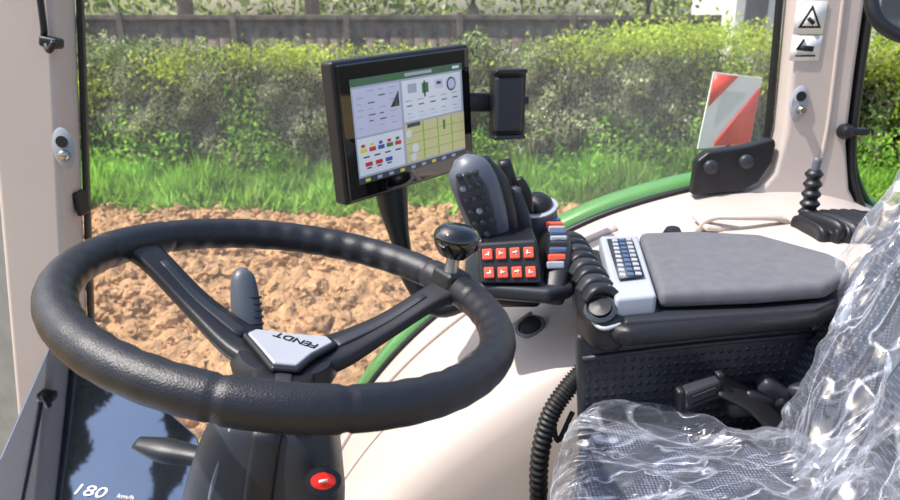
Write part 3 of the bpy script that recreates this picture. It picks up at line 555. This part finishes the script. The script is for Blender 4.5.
sweep('cowl_seam',[CZ(-.035,-.046,cb.z-.01),CZ(-.045,-.062,cb.z-.07),CZ(-.05,-.07,cb.z-.16)],.003,.003,GREY,colm,up=(0,1,0))
lathe('hazard_bezel',[(0,0),(.015,0),(.015,.004),(0,.005)],(-.118,.553,2.195),(.25,-.85,.45),BLACK,colm,sx=1.1,sy=.85); lathe('hazard_switch',[(0,0),(.010,0),(.010,.004),(0,.006)],(-.1175,.550,2.197),(.25,-.85,.45),REDB,colm,sx=1.15,sy=.75)
rbox('hazard_icon',(.008,.001,.0025),(-.116,.544,2.201),(0,0,.3),WHITE,colm,bevel=0)
sk3=empty('indicator_stalk')
sweep('stem',[(-.185,.63,2.235),(-.205,.66,2.27),(-.214,.68,2.30)],[.007,.009,.012],[.007,.008,.010],BLACK,sk3)
sweep('grip',[(-.212,.676,2.288),(-.216,.686,2.31),(-.22,.698,2.335),(-.222,.704,2.345),(-.222,.707,2.350)],[.0145,.0155,.0135,.010,.004],[.012,.012,.010,.008,.003],STKG,sk3,n=20,k=8)
for i in range(5): sweep('ring_%d'%i,[(-.2135-.0009*i,.68+.0032*i,2.294+.0062*i),(-.2138-.0009*i,.681+.0032*i,2.2965+.0062*i)],.0162,.0132,BLACK2,sk3,n=18,k=1)
sk4=empty('shuttle_lever')
sweep('lever',[(-.19,.60,2.17),(-.26,.645,2.155),(-.31,.66,2.155),(-.345,.67,2.158)],[.012,.011,.016,.010],[.010,.009,.012,.006],BLACK,sk4)
# ------------------------------------------------------------ instrument cluster (tilted to the driver)
ic=empty('instrument_cluster')
dp=[(-.585,.93),(-.44,.87),(-.32,.77),(-.262,.66),(-.255,.5),(-.29,.35),(-.46,.33),(-.495,.55),(-.503,.67)]
TL=.19
def dzf(x,y): return 2.118-TL*(x+.46)
prism('glossy_face',[(x,y,dzf(x,y)) for x,y in dp],(0,0,.012),DASHG,ic,bevel=.003,seg=3)
prism('housing',[(x,y,dzf(x,y)-.217) for x,y in dp],(0,0,.215),BLACK,ic,bevel=.012)
Rc=Euler((0,math.atan(TL),0),'XYZ').to_matrix()
text('speed_digits','180',.024,Vector((-.390,.640,dzf(-.390,0)+.0126)),Rc,WHITE,ic)
text('unit_label','km/h',.009,Vector((-.352,.640,dzf(-.352,0)+.0126)),Rc,WHITE,ic)

# ------------------------------------------------------------ light, world, camera
w=bpy.data.worlds.new('sky'); sc.world=w; w.use_nodes=True; nt=w.node_tree; sky=nt.nodes.new('ShaderNodeTexSky'); sky.sky_type='NISHITA'; sky.sun_disc=False; sky.sun_elevation=math.radians(56); sky.sun_rotation=math.radians(-75); sky.air_density=1; sky.dust_density=3
nt.links.new(sky.outputs[0],nt.nodes['Background'].inputs['Color']); nt.nodes['Background'].inputs['Strength'].default_value=.27
sl=bpy.data.lights.new('sun','SUN'); sl.energy=5.8; sl.angle=math.radians(.6); sl.color=(1,.96,.90); so=bpy.data.objects.new('sun',sl); COL.objects.link(so)
so.rotation_euler=Vector((-.50,-.14,.84)).to_track_quat('Z','Y').to_euler()
cd=bpy.data.cameras.new('camera'); cd.lens=28; cd.sensor_width=36; cd.clip_start=.02; cam=bpy.data.objects.new('camera',cd); COL.objects.link(cam)
cam.location=(0,0,2.6); cam.rotation_euler=(math.radians(72),0,0); cd.dof.use_dof=True; cd.dof.focus_distance=.8; cd.dof.aperture_fstop=11
sc.camera=cam
